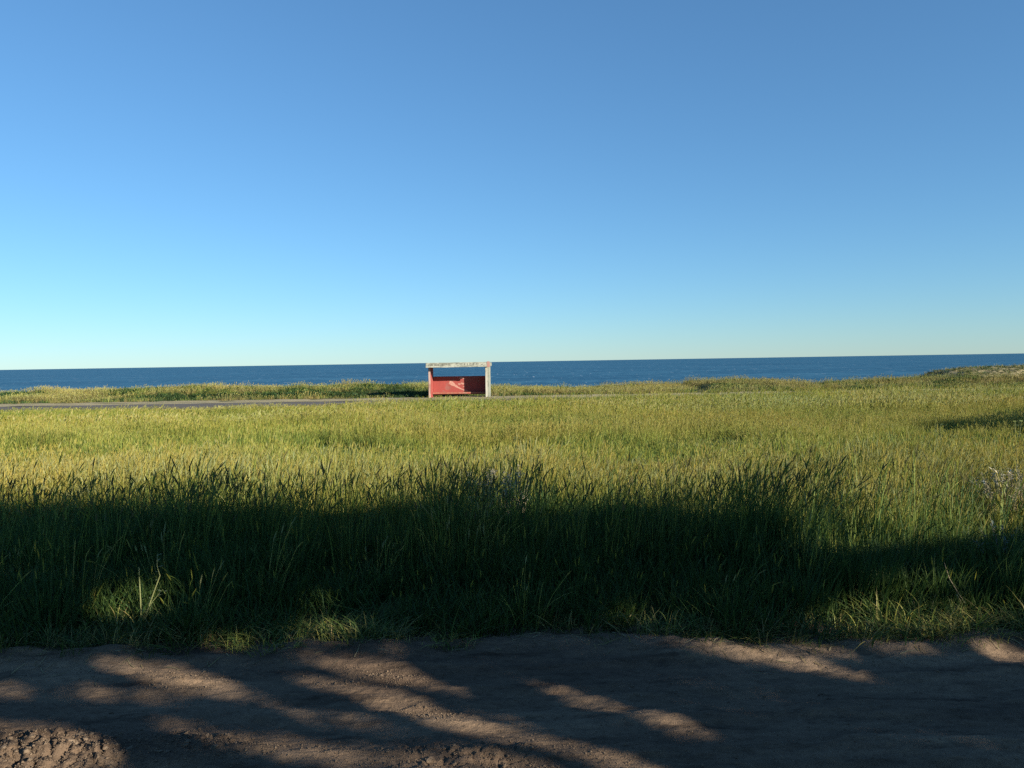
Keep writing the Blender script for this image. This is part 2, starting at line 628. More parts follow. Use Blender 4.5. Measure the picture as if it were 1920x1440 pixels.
def bevel_box(x0, x1, y0, y1, z0, z1, bev=0.012, cuts=0, jit=0.0, seed=1):
    bm = bmesh.new()
    bmesh.ops.create_cube(bm, size=1)
    for v in bm.verts:
        v.co = Vector(((x0 + x1) / 2 + v.co.x * (x1 - x0), (y0 + y1) / 2 + v.co.y * (y1 - y0), (z0 + z1) / 2 + v.co.z * (z1 - z0)))
    if cuts:
        bmesh.ops.subdivide_edges(bm, edges=bm.edges[:], cuts=cuts, use_grid_fill=True)
        rr = random.Random(seed)
        for v in bm.verts:
            v.co += Vector((rr.uniform(-jit, jit), rr.uniform(-jit, jit), rr.uniform(-jit, jit)))
    else:
        bmesh.ops.bevel(bm, geom=bm.edges[:], offset=bev, segments=2, affect='EDGES')
    me = bpy.data.meshes.new('piece')
    bm.to_mesh(me)
    bm.free()
    return me


D_BACK = 1.74
roof = obj('roof', bevel_box(-2.15, 2.17, -0.04, D_BACK + 0.2, 2.21, 2.47, 0.02), M_CONC, S)
fas = obj('fascia', bevel_box(-2.18, 1.99, -0.12, -0.045, 2.18, 2.50, 0.012, 5, 0.008), M_FASCIA, roof)
fe = obj('fascia_end', bevel_box(1.995, 2.20, -0.13, -0.045, 2.15, 2.54, 0.012), M_PINK, roof)
# faded illegible lettering on the fascia
k = 0
for (x0, x1, z0, z1, lean) in [(-2.05, -1.72, 2.22, 2.36, 0.05), (-1.60, -1.30, 2.22, 2.35, 0.0), (-1.10, -0.98, 2.19, 2.38, 0.03), (-0.92, -0.72, 2.26, 2.38, 0.02),
                               (-0.60, -0.46, 2.20, 2.38, 0.04), (-0.10, 0.05, 2.30, 2.37, 0.02), (0.12, 0.44, 2.31, 2.36, 0.0), (0.50, 0.56, 2.22, 2.37, 0.02),
                               (0.72, 0.78, 2.23, 2.37, 0.01), (0.90, 0.97, 2.25, 2.37, 0.02), (1.15, 1.22, 2.25, 2.37, 0.0), (1.36, 1.50, 2.27, 2.36, 0.05), (1.72, 1.84, 2.24, 2.31, 0.0)]:
    mb = MB()
    yy = -0.134
    z0, z1 = z0 + 0.075, z1 + 0.075
    x0, x1 = x0 * 0.96 - 0.03, x1 * 0.96 - 0.03
    mb.add([(x0, yy, z0), (x1, yy, z0 + 0.01), (x1 + lean, yy, z1), (x0 + lean, yy, z1 - 0.01)], [(0, 1, 2, 3)])
    obj('faded_letter', mb.mesh('faded_letter'), M_SMUDGE, fas)
for sx in (-1, 1):
    xo = sx * WO
    xi = sx * (WO - 0.12) if sx < 0 else WO - 0.24
    w = obj('side_wall', bevel_box(min(xo, xi), max(xo, xi), 0.44, D_BACK, -0.1, 2.205, 0.01), M_RED if sx < 0 else M_CONC, S)
    w['label'] = 'side wall painted red inside' if sx < 0 else 'bare grey side wall'
    e0, e1 = (xo - 0.012, xi + 0.006) if sx < 0 else (xi - 0.006, xi + 0.135)
    obj('wall_edge', bevel_box(e0, e1, 0.395, 0.437, -0.1, 2.17, 0.008), M_POST if sx > 0 else M_PINKPOST, w)
    if sx > 0:
        obj('inner_face', bevel_box(xi - 0.012, xi - 0.002, 0.445, D_BACK - 0.13, 0.02, 2.19, 0.003), M_RED, w)
    else:
        obj('outer_face', bevel_box(xo - 0.014, xo - 0.002, 0.445, D_BACK, 0.02, 2.19, 0.003), M_CONC, w)
bw = obj('back_wall', bevel_box(-WO + 0.123, WO - 0.256, D_BACK - 0.12, D_BACK, 0.25, 1.53, 0.01), M_RED, S)
bw['label'] = 'red back wall with a faded pale ribbon painted on it'
# painted ribbon and curls of the old advertisement
yb = D_BACK - 0.126
mb = MB()
rib = [(-0.83, 1.10, 0.16), (-0.62, 1.02, 0.19), (-0.42, 0.88, 0.13), (-0.20, 0.74, 0.07), (0.02, 0.62, 0.055), (0.25, 0.54, 0.06), (0.46, 0.50, 0.05)]
mb.strip([(x, yb, z) for x, z, w in rib], [w * 0.75 for x, z, w in rib], (0.25, 0, 0.97), (1, 1, 1))
obj('painted_ribbon', mb.mesh('painted_ribbon'), M_MARK, bw)
for cx, cz, rr, a0, a1, wd in [(-0.10, 1.06, 0.13, 200, 380, 0.045), (0.18, 1.10, 0.16, 170, 330, 0.05), (0.05, 1.26, 0.22, 20, 160, 0.05), (0.20, 0.86, 0.10, 200, 420, 0.03)]:
    mb = MB()
    p0 = [(cx + rr * math.cos(R(a0 + (a1 - a0) * t / 10)), yb + 0.0, cz + rr * math.sin(R(a0 + (a1 - a0) * t / 10)) * 0.7) for t in range(11)]
    mb.strip(p0, [wd * 0.9 * (0.3 + math.sin(math.pi * t / 10)) for t in range(11)], (0.35, 0, 0.94), (1, 1, 1))
    obj('painted_curl', mb.mesh('painted_curl'), M_MARK, bw)
be = obj('bench', bevel_box(-WO + 0.123, WO - 0.256, D_BACK - 0.50, D_BACK - 0.135, 0.30, 0.42, 0.012), M_REDSEAT, S)
for x in (-1.4, 0.0, 1.3):
    obj('bench_bracket', bevel_box(x - 0.03, x + 0.03, D_BACK - 0.30, D_BACK - 0.125, 0.265, 0.297, 0.004), M_CONC, be)
obj('floor_slab', bevel_box(-WO - 0.02, WO + 0.02, 0.30, D_BACK + 0.05, -0.16, 0.015, 0.01), M_CONC, S)

# ------------------------------------------------------------------ grass tufts (sources of the scattered grass)
GREEN = (0.036, 0.078, 0.024)
LGREEN = (0.136, 0.178, 0.043)
YGREEN = (0.218, 0.228, 0.050)
STRAW = (0.30, 0.268, 0.082)
PALE = (0.30, 0.28, 0.13)
BLUEG = (0.060, 0.098, 0.048)
DGREEN = (0.028, 0.062, 0.020)
MGREEN = (0.075, 0.115, 0.030)


def jcol(c, r, j=0.18):
    k = 1 + r.uniform(-j, j)
    h = r.uniform(-0.1, 0.1)
    return (c[0] * k * (1 + h), c[1] * k, c[2] * k * (1 - h))


def blade(mb, r, x, y, h, w, lean, az, segs, col, tip, droop=0.5, wind=0.05):
    """one curved, tapering blade"""
    dx, dy = math.cos(az), math.sin(az)
    fa = az + math.pi / 2 + r.uniform(-0.9, 0.9)
    side = (math.cos(fa), math.sin(fa), 0)
    pts, wid = [], []
    for i in range(segs + 1):
        t = i / segs
        o = lean * (t ** (1.3 + droop)) * h
        z = h * (t - droop * 0.35 * t ** 3 * min(1, lean * 1.6))
        pts.append((x + dx * o + wind * h * t * t, y + dy * o, z))
        wid.append(w * 0.5 * (0.75 + 0.5 * t if t < 0.4 else 0.95 * (1 - ((t - 0.4) / 0.6) ** 1.6)))
    wid[-1] = 0
    mb.strip(pts, wid, side, col, tip)


def stem(mb, r, x, y, h, w, lean, az, col, head, hl, hw, wind=0.09):
    """flowering stalk with a nodding seed head"""
    dx, dy = math.cos(az), math.sin(az)
    fa = r.uniform(0, math.pi)
    side = (math.cos(fa), math.sin(fa), 0)
    pts = []
    for i in range(4):
        t = i / 3
        o = lean * t ** 1.8 * h
        pts.append((x + dx * o + wind * h * t * t, y + dy * o, h * t))
    mb.strip(pts, [w * 0.5] * 4, side, col)
    p = Vector(pts[-1])
    d = (Vector(pts[-1]) - Vector(pts[-2])).normalized()
    nod = Vector((dx * 0.5 + 0.5, dy * 0.5, -0.15)) * r.uniform(0.2, 1.0)
    hp = [p]
    for i in range(3):
        d = (d + nod * 0.28).normalized()
        p = p + d * hl / 3
        hp.append(p)
    hw_ = [0.3, 1.0, 0.75, 0]
    for s2 in (side, (-side[1], side[0], 0)):
        mb.strip([tuple(q) for q in hp], [hw * 0.5 * k for k in hw_], s2, head, tuple(c_ * 1.08 for c_ in head))


def make_tuft(seed, n_blades, n_stems, h, w, spread, segs, cols, tips, heads, lean=0.35, hw=0.009, stemw=0.003):
    r = random.Random(seed)
    mb = MB()
    for i in range(n_blades):
        a = r.uniform(0, 6.283)
        rad = spread * math.sqrt(r.random())
        c_ = jcol(r.choice(cols), r)
        t_ = jcol(r.choice(tips), r)
        blade(mb, r, rad * math.cos(a), rad * math.sin(a), h * r.uniform(0.5, 1.0), w * r.uniform(0.7, 1.2), lean * r.uniform(0.2, 1.6), a + r.uniform(-0.8, 0.8), segs, c_, t_, r.uniform(0.2, 1.0))
    for i in range(n_stems):
        a = r.uniform(0, 6.283)
        rad = spread * math.sqrt(r.random())
        stem(mb, r, rad * math.cos(a), rad * math.sin(a), h * r.uniform(0.85, 1.25), stemw, r.uniform(0.0, 0.3), a, jcol(r.choice(tips), r), jcol(r.choice(heads), r), r.uniform(0.07, 0.13), hw)
    return mb.mesh('grass_tuft')


def tuft_set(cname, specs, mat):
    c_ = bpy.data.collections.new(cname)      # a library of shapes for the scatter, not linked to the scene
    for i, sp in enumerate(specs):
        me = make_tuft(*sp)
        me.materials.append(mat)
        o = bpy.data.objects.new('%s_%02d' % (cname, i), me)
        c_.objects.link(o)
    return c_


def scatter(name, label, cat, coll, P3, rotz, tilt, scl, idx, kind='stuff'):
    n = len(P3)
    me = bpy.data.meshes.new(name)
    me.vertices.add(n)
    me.vertices.foreach_set('co', np.asarray(P3, np.float32).ravel())
    a = me.attributes.new('rot', 'FLOAT_VECTOR', 'POINT')
    a.data.foreach_set('vector', np.stack([tilt[:, 0], tilt[:, 1], rotz], 1).astype(np.float32).ravel())
    a = me.attributes.new('scl', 'FLOAT_VECTOR', 'POINT')
    a.data.foreach_set('vector', np.asarray(scl, np.float32).ravel())
    a = me.attributes.new('idx', 'INT', 'POINT')
    a.data.foreach_set('value', np.asarray(idx, np.int32))
    o = bpy.data.objects.new(name, me)
    COL.objects.link(o)
    ng = bpy.data.node_groups.new(name, 'GeometryNodeTree')
    ng.interface.new_socket('Geometry', in_out='INPUT', socket_type='NodeSocketGeometry')
    ng.interface.new_socket('Geometry', in_out='OUTPUT', socket_type='NodeSocketGeometry')
    gi = ng.nodes.new('NodeGroupInput')
    go = ng.nodes.new('NodeGroupOutput')
    iop = ng.nodes.new('GeometryNodeInstanceOnPoints')
    ci = ng.nodes.new('GeometryNodeCollectionInfo')
    ci.inputs['Collection'].default_value = coll
    ci.inputs['Separate Children'].default_value = True
    ci.inputs['Reset Children'].default_value = True

    def attr(nm, dt):
        q = ng.nodes.new('GeometryNodeInputNamedAttribute')
        q.data_type = dt
        q.inputs['Name'].default_value = nm
        return q.outputs['Attribute']
    L = ng.links.new
    L(gi.outputs[0], iop.inputs['Points'])
    L(ci.outputs[0], iop.inputs['Instance'])
    iop.inputs['Pick Instance'].default_value = True
    L(attr('idx', 'INT'), iop.inputs['Instance Index'])
    L(attr('rot', 'FLOAT_VECTOR'), iop.inputs['Rotation'])
    L(attr('scl', 'FLOAT_VECTOR'), iop.inputs['Scale'])
    L(iop.outputs[0], go.inputs[0])
    md = o.modifiers.new('scatter', 'NODES')
    md.node_group = ng
    tag(o, label, cat, kind=kind)
    return o


def wedge_points(y0, y1, dens, pad):
    """even random points over the part of the field the camera sees, and some metres to each side"""
    w1 = y1 * HALF + pad
    n = int((y1 - y0) * 2 * w1 * dens)
    x = rng.uniform(-w1, w1, n)
    y = rng.uniform(y0, y1, n)
    k = np.abs(x) < y * HALF + pad
    return x[k], y[k]


def finish(x, y, s, sz, kx, coll, name, label, cat, tilt=0.12):
    n = len(x)
    z = ground_at(x, y) - 0.015
    P3 = np.stack([x, y, z], 1)
    rz = rng.normal(0, 1.1, n)
    tl = rng.normal(0, tilt, (n, 2))
    scl = np.stack([s, s, sz], 1)
    return scatter(name, label, cat, coll, P3, rz, tl, scl, kx)


# tussocks on the verge: label, place in the photograph, radius, height, blades, lean
TUS = [
    ('broad green tussock lit by sun left of the tall jointed weed', 235, 1188, 0.42, 0.42, 150, 0.55),
    ('sprawling brownish grass tussock on the track edge left of centre', 505, 1222, 0.36, 0.24, 120, 1.2),
    ('upright dry grass tuft behind two sunlit tussocks left of centre', 632, 1190, 0.24, 0.34, 70, 0.6),
    ('bright sunlit green tussock on the track edge left of centre', 672, 1213, 0.36, 0.27, 150, 0.9),
    ('small star shaped tussock on the pale earth rim near centre', 843, 1213, 0.24, 0.16, 60, 1.4),
    ('half lit tussock against dark grass right of centre', 1262, 1195, 0.30, 0.34, 90, 0.7),
    ('large bright sunlit tussock on the verge at right', 1700, 1180, 0.62, 0.44, 260, 0.8),
    ('low olive tussock left of the large sunlit tussock at right', 1625, 1202, 0.36, 0.24, 120, 1.0),
    ('matted straw coloured tussock spilling onto the track at lower right', 1810, 1208, 0.42, 0.22, 140, 1.3),
    ('leafy green tussock at the right picture edge above the track', 1890, 1190, 0.42, 0.34, 150, 0.9),
]
# ---- near, tall grass standing along the track
NEAR = []
for i in range(4):
    NEAR.append((100 + i, 22, 1, 0.52, 0.0085, 0.10, 5, [GREEN, GREEN, DGREEN], [MGREEN, GREEN], [YGREEN, MGREEN], 0.30, 0.010, 0.003))
for i in range(4):
    NEAR.append((110 + i, 17, 5, 0.56, 0.0080, 0.10, 5, [GREEN, LGREEN, YGREEN], [YGREEN, STRAW], [STRAW, STRAW, PALE], 0.34, 0.011, 0.0038))
C_NEAR = tuft_set('near_tuft', NEAR, M_GRASS)
x, y = wedge_points(5.0, 12.0, 96, 3.0)
k = y > edge_y(x) + 0.12 + 0.22 * rng.random(len(x)) ** 2
x, y = x[k], y[k]
px, py = project(x, y, field_z(x, y) + 0.5)
hv = 0.86 + 0.75 * fbm(x * 0.9, y * 0.9, 3, 71)
# lower fringe beside the track, taller clumps where the photograph has them
hv = hv * (0.62 + 0.38 * smooth(0.0, 0.55, y - edge_y(x)))
for cxp, wd, amp, yc in ((360, 62, 0.75, 7.2), (215, 20, 0.5, 7.2), (835, 46, 0.85, 7.2), (945, 40, 0.4, 7.4), (1420, 60, 0.75, 6.7), (50, 60, 0.35, 7.2), (640, 50, 0.3, 7.3), (1270, 36, 0.35, 7.0), (500, 20, 0.3, 7.4), (1150, 25, 0.3, 7.3)):
    hv = hv + amp * np.exp(-((px - cxp) / wd) ** 2 - ((y - yc) / 0.55) ** 2)
for (_lb, tpx, tpy, trad, _h, _n, _l) in TUS:
    tx_, ty_ = px_to_ground(tpx, tpy)
    hv = hv * (1 - 0.75 * np.exp(-((x - tx_) / (trad * 0.85)) ** 4) * (1 - smooth(ty_ + 0.02, ty_ + 0.30, y)))
hv = hv * (1 - 0.22 * smooth(8.5, 12, y))
s = rng.uniform(0.8, 1.2, len(x))
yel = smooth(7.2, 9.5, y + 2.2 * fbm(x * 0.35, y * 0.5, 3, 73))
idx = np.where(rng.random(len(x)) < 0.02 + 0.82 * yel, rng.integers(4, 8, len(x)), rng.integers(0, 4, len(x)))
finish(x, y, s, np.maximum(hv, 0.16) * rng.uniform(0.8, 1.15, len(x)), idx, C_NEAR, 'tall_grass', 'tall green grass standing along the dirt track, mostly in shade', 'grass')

# ---- tall dark stalks rising above the shaded stand
STK = []
for i in range(4):
    STK.append((150 + i, 5, 5, 0.80, 0.009, 0.10, 5, [GREEN, LGREEN], [GREEN, LGREEN], [(0.12, 0.11, 0.05), YGREEN], 0.16, 0.013, 0.005))
C_STK = tuft_set('stalk_tuft', STK, M_GRASS)
sxs, sys_ = [], []
for cxp, wd, n_ in ((360, 55, 46), (215, 16, 12), (835, 45, 50), (945, 40, 22), (1420, 55, 46), (60, 60, 26), (640, 90, 26), (1230, 80, 24), (500, 40, 12), (1120, 60, 16), (1560, 80, 18), (1750, 90, 16), (-150, 90, 20), (2080, 90, 20)):
    for q in range(n_):
        yw = random.uniform(6.35, 7.35)
        sxs.append((random.gauss(cxp, wd) - 960) / F_PX * yw)
        sys_.append(yw)
x, y = np.array(sxs), np.array(sys_)
n = len(x)
finish(x, y, rng.uniform(0.8, 1.2, n), rng.uniform(0.72, 1.08, n), rng.integers(0, 4, n), C_STK, 'seed_stalks', 'tall dark seed stalks sticking up along the edge of the shade', 'grass', 0.07)

# ---- middle field
MID = []
for i in range(3):
    MID.append((200 + i, 19, 2, 0.42, 0.011, 0.17, 3, [GREEN, LGREEN, LGREEN], [LGREEN, YGREEN], [YGREEN, STRAW], 0.36, 0.016, 0.005))
for i in range(3):
    MID.append((210 + i, 17, 5, 0.44, 0.010, 0.17, 3, [LGREEN, YGREEN], [YGREEN, STRAW], [STRAW, STRAW, PALE], 0.36, 0.013, 0.004))
for i in range(2):
    MID.append((220 + i, 19, 1, 0.30, 0.013, 0.19, 3, [BLUEG, GREEN], [BLUEG, LGREEN], [YGREEN], 0.5, 0.016, 0.005))
C_MID = tuft_set('mid_tuft', MID, M_GRASS)
x, y = wedge_points(11.3, 26, 38, 4.0)
nz = fbm(x * 0.16, y * 0.3, 4, 81)
gband = np.exp(-((y - 14.8 - 0.03 * x) / 2.0) ** 2)
yel = np.clip(0.50 + 1.6 * nz + 0.35 * (1 - smooth(11, 13, y)) - 0.62 * gband + 0.12 * smooth(18, 23, y), 0.03, 0.95)
low = np.clip(0.05 + 0.35 * gband - 0.6 * nz, 0, 0.7)
u = rng.random(len(x))
idx = np.where(u < low, rng.integers(6, 8, len(x)), np.where(rng.random(len(x)) < yel, rng.integers(3, 6, len(x)), rng.integers(0, 3, len(x))))
hv = 0.85 + 0.7 * fbm(x * 0.35, y * 0.45, 4, 83) - 0.18 * gband
# short green patches between the taller stands
pxm, pym = project(x, y, field_z(x, y) + 0.15)
short = np.zeros(len(x))
for cxp, cyp, rxp, ryp in ((1790, 822, 260, 20), (1360, 826, 130, 12), (930, 838, 150, 12), (640, 842, 110, 9), (300, 838, 130, 9), (80, 846, 100, 9)):
    short = np.maximum(short, 1 - smooth(0.55, 1.1, np.hypot((pxm - cxp) / rxp, (pym - cyp) / ryp) + 0.5 * fbm(x * 0.8, y * 0.8, 2, 87)))
hv = hv * (1 - 0.62 * short)
idx = np.where(rng.random(len(x)) < 0.85 * short, rng.integers(6, 8, len(x)), idx)
finish(x, y, rng.uniform(0.85, 1.25, len(x)), np.maximum(hv, 0.35) * rng.uniform(0.8, 1.2, len(x)), idx, C_MID, 'meadow_grass', 'sunlit yellow green meadow grass across the middle of the field', 'grass')

# ---- far field up to the road
FAR = []
for i in range(3):
    FAR.append((300 + i, 14, 1, 0.42, 0.022, 0.28, 2, [GREEN, LGREEN, LGREEN], [LGREEN, YGREEN], [YGREEN, STRAW], 0.4, 0.03, 0.010))
for i in range(3):
    FAR.append((310 + i, 12, 4, 0.42, 0.022, 0.28, 2, [LGREEN, YGREEN], [YGREEN, STRAW], [STRAW, PALE], 0.4, 0.03, 0.010))
C_FAR = tuft_set('far_tuft', FAR, M_GRASS)
x, y = wedge_points(25, 43.2, 17, 5.0)
k = y < 42.4 + 0.7 * fbm(x * 0.5, y * 0, 3, 91)
x, y = x[k], y[k]
nz = fbm(x * 0.1, y * 0.2, 4, 93)
yel = np.clip(0.60 + 1.7 * nz - 0.72 * smooth(27, 37, y), 0.03, 0.95)
idx = np.where(rng.random(len(x)) < yel, rng.integers(3, 6, len(x)), rng.integers(0, 3, len(x)))
side = smooth(-12, -2, x)
hv = (0.85 + 0.6 * fbm(x * 0.3, y * 0.3, 4, 95)) * (1 - (0.30 - 0.30 * side) * smooth(33, 41, y))
finish(x, y, rng.uniform(0.85, 1.3, len(x)), np.maximum(hv, 0.25) * rng.uniform(0.8, 1.2, len(x)), idx, C_FAR, 'roadside_grass', 'olive green grass in front of the asphalt road', 'grass')

# ---- bank beyond the road
BANK = []
for i in range(3):
    BANK.append((400 + i, 16, 2, 0.36, 0.032, 0.30, 2, [GREEN, BLUEG, LGREEN], [LGREEN, YGREEN], [STRAW], 0.6, 0.03, 0.012))
for i in range(3):
    BANK.append((410 + i, 14, 4, 0.36, 0.030, 0.30, 2, [(0.15, 0.14, 0.05), (0.16, 0.125, 0.055)], [(0.21, 0.17, 0.075), (0.17, 0.16, 0.055)], [STRAW, PALE], 0.55, 0.03, 0.012))
for i in range(2):
    BANK.append((420 + i, 22, 0, 0.34, 0.040, 0.26, 2, [(0.04, 0.062, 0.02), GREEN], [GREEN, BLUEG], [STRAW], 0.8, 0.03, 0.012))
C_BANK = tuft_set('bank_tuft', BANK, M_SCRUB)
x, y = wedge_points(53.6, 67.5, 13, 6.0)
k = (rng.random(len(x)) < 0.22 + 0.9 * smooth(54.5, 58, y + 1.5 * fbm(x * 0.3, y * 0.3, 3, 97))) & ~((np.abs(x - SHX) < 2.5) & (y > 52.4) & (y < 54.9))
x, y = x[k], y[k]
nz = fbm(x * 0.3, y * 0.35, 4, 99)
u = 0.7 * rng.random(len(x)) + 0.1 + 1.5 * nz + 0.30 * smooth(-2, 8, x)
k = (np.abs(960 + F_PX * x / y - 1318) > 16) | (y > 63)
x, y, u = x[k], y[k], u[k]
idx = np.where(u < 0.40, rng.integers(6, 8, len(x)), np.where(u < 0.68, rng.integers(0, 3, len(x)), rng.integers(3, 6, len(x))))
hv = 0.75 + 0.8 * fbm(x * 0.4, y * 0.4, 4, 101)
finish(x, y, rng.uniform(0.8, 1.3, len(x)), np.maximum(hv, 0.25) * rng.uniform(0.7, 1.2, len(x)), idx, C_BANK, 'bank_grass', 'scrubby grass covering the low bank between road and sea', 'grass')

# scrub on the mound
n = 2600
x = rng.uniform(35.8, 60, n)
y = rng.uniform(61.6, 69, n)
P3 = np.stack([x, y, mound_z(x, y) - 0.02], 1)
idx = np.where(rng.random(n) < 0.5, rng.integers(6, 8, n), rng.integers(3, 6, n))
ss = rng.uniform(0.5, 1.0, n)
scatter('mound_scrub', 'short mottled scrub growing over the earth mound at right', 'scrub', C_BANK, P3, rng.uniform(0, 6.28, n), rng.normal(0, 0.2, (n, 2)), np.stack([ss, ss, ss * 0.55], 1), idx)

# ------------------------------------------------------------------ low grass tussocks at the edge of the track


def tussock(name, label, px, py, rad, h, n, cols, tips, seed, w=0.009, lean=0.9, group=None):
    r = random.Random(seed)
    x, y = px_to_ground(px, py)
    z = float(ground_at(np.array([x]), np.array([y]))[0]) - 0.02
    t = empty(name, (x, y, z))
    tag(t, label, 'grass tussock', group)
    for nm, share, cc, tt in (('leaf_blades', 0.7, cols, cols), ('dry_blades', 0.3, tips, tips)):
        mb = MB()
        for i in range(int(n * share)):
            a = r.uniform(0, 6.283)
            q = rad * 0.85 * math.sqrt(r.random())
            blade(mb, r, q * math.cos(a), q * math.sin(a) * 0.5, h * r.uniform(0.25, 1.0) * (1 - 0.45 * (q / rad)), w * r.uniform(0.6, 1.2), lean * r.uniform(0.2, 1.7), a + r.uniform(-1.9, 1.9), 6,
                  jcol(r.choice(cc), r), jcol(r.choice(tt), r), r.uniform(0.5, 1.5), 0.03)
        tag(obj(nm, mb.mesh(nm), M_WEED, t), kind='stuff')
    return t


CG = [LGREEN, GREEN, YGREEN]
CT = [STRAW, YGREEN, (0.24, 0.19, 0.085)]
for i, (lb, px, py, rad, h, n, ln) in enumerate(TUS):
    tussock('grass_tussock', lb, px, py, rad, h * 0.9, int(n * 1.5), CG, CT, 900 + i, 0.0075, ln, 'tussocks along the track edge')

# a fringe of low scrambling blades between them
FR = []
for i in range(4):
    FR.append((500 + i, 9, 0, 0.20, 0.0070, 0.06, 5, [DGREEN, GREEN, MGREEN], [MGREEN, GREEN, (0.16, 0.14, 0.06)], [STRAW], 1.1, 0.01, 0.003))
for i in range(2):
    FR.append((510 + i, 7, 0, 0.16, 0.006, 0.06, 5, [STRAW, (0.2, 0.15, 0.08)], [STRAW, PALE], [STRAW], 1.5, 0.01, 0.003))
C_FR = tuft_set('fringe_tuft', FR, M_GRASS)
n = 2200
x = rng.uniform(-7.5, 7.5, n)
y = edge_y(x) + 0.05 + np.abs(rng.normal(0, 0.24, n)) - 0.22 * rng.random(n) ** 3
k = rng.random(n) < 0.7 + 1.2 * fbm(x * 1.4, y * 0.3, 3, 111)
x, y = x[k], y[k]
ss = rng.uniform(0.6, 1.3, len(x))
P3 = np.stack([x, y, ground_at(x, y) - 0.01], 1)
scatter('verge_fringe', 'low scrambling grass and dry stalks fringing the track', 'grass', C_FR, P3, rng.uniform(0, 6.28, len(x)), rng.normal(0, 0.2, (len(x), 2)), np.stack([ss, ss, ss], 1), rng.integers(0, 6, len(x)))

# ------------------------------------------------------------------ single weeds


def leafy_weed(name, label, cat, base, stems_, col, leafcol, leaf_len, seed, group=None, leaf_w=0.3):
    r = random.Random(seed)
    t = empty(name, base)
    tag(t, label, cat, group)
    for pts, rad in stems_:
        mb = MB()
        mb.tube(pts, [rad * (1 - 0.6 * i / (len(pts) - 1)) for i in range(len(pts))], 5, col)
        st = obj('stem', mb.mesh('stem', True), M_WEED, t)
        for i in range(1, len(pts)):
            for q in range(2):
                p = Vector(pts[i - 1]).lerp(Vector(pts[i]), 0.4 + 0.6 * q * r.random())
                a = r.uniform(0, 6.283)
                ll = leaf_len * r.uniform(0.6, 1.1)
                d = Vector((math.cos(a), math.sin(a), 0.6)).normalized()
                mb = MB()
                sd = d.cross(Vector((0, 0, 1))).normalized()
                pp = [p + d * ll * u + Vector((0, 0, -0.35 * ll * u * u)) for u in (0, 0.3, 0.65, 1)]
                mb.strip([tuple(v) for v in pp], [ll * leaf_w * k * 0.5 for k in (0.25, 0.9, 0.8, 0)], tuple(sd), leafcol)
                obj('leaf', mb.mesh('leaf'), M_WEED, st)
    return t


x, y = px_to_ground(268, 1185)
z0 = float(ground_at(np.array([x]), np.array([y]))[0])
leafy_weed('jointed_weed', 'tall pale jointed weed bending right, standing in shaded grass at left', 'weed', (x, y, z0),
           [([(0, 0, 0), (0.04, 0, 0.16), (0.11, 0, 0.34), (0.13, 0.01, 0.40), (0.115, 0, 0.47), (0.12, 0, 0.56)], 0.006),
            ([(-0.02, 0.02, 0), (-0.02, 0.02, 0.22), (-0.025, 0.02, 0.46)], 0.007),
            ([(0.0, 0.0, 0.10), (0.08, 0, 0.22), (0.15, 0, 0.30), (0.17, 0, 0.27)], 0.004)],
           (0.22, 0.23, 0.10), (0.15, 0.18, 0.09), 0.05, 41)

# dry white stalk leaning out of the verge at right
x, y = px_to_ground(1794, 1155)
z0 = float(ground_at(np.array([x]), np.array([y]))[0])
t = empty('dry_stalk', (x, y, z0))
tag(t, 'pale dry stalk leaning left out of the sunlit verge at right', 'stalk')
mb = MB()
mb.tube([(0.03, -0.12, 0.05), (-0.015, -0.10, 0.14), (-0.045, -0.09, 0.19), (-0.095, -0.07, 0.29), (-0.12, -0.05, 0.40)], [0.0045, 0.005, 0.004, 0.003, 0.0015], 6, (0.24, 0.205, 0.135))
st = obj('stem', mb.mesh('stem', True), M_WEED, t)
mb = MB()
mb.tube([(-0.06, -0.10, 0.18), (-0.02, -0.09, 0.12), (0.0, -0.09, 0.05)], [0.004, 0.004, 0.003], 5, (0.36, 0.31, 0.2))
obj('side_shoot', mb.mesh('side_shoot', True), M_WEED, st)


# pale withered weeds standing at the edge of the shade
def withered(name, label, px, py, zt, n, spread, h, seed, cols):
    r = random.Random(seed)
    x, y = px_to_ground(px, py, zt)
    z0 = float(field_z(np.array([x]), np.array([y]))[0])
    t = empty(name, (x, y, z0))
    tag(t, label, 'dry weed', 'withered weeds in the grass')
    st = MB()
    hd = MB()
    for i in range(n):
        a = r.uniform(0, 6.283)
        q = spread * math.sqrt(r.random())
        hx, hy = q * math.cos(a), q * math.sin(a) * 0.6
        hh = h * r.uniform(0.7, 1.1)
        st.tube([(hx * 0.3, hy * 0.3, 0), (hx * 0.8, hy * 0.8, hh * 0.6), (hx, hy, hh)], [0.004, 0.003, 0.002], 4, (0.34, 0.3, 0.2))
        for j in range(7):
            b_ = r.uniform(0, 6.283)
            d = Vector((math.cos(b_), math.sin(b_), r.uniform(-0.3, 0.9)))
            p = Vector((hx, hy, hh - r.uniform(0, 0.10)))
            sd = d.cross(Vector((0, 0, 1))).normalized()
            ll = r.uniform(0.025, 0.06)
            hd.strip([tuple(p), tuple(p + d * ll * 0.5), tuple(p + d * ll)], [0.003, 0.009, 0], tuple(sd), jcol(r.choice(cols), r))
    tag(obj('stalks', st.mesh('stalks'), M_WEED, t), kind='stuff')
    tag(obj('seed_heads', hd.mesh('seed_heads'), M_WEED, t), kind='stuff')
    return t


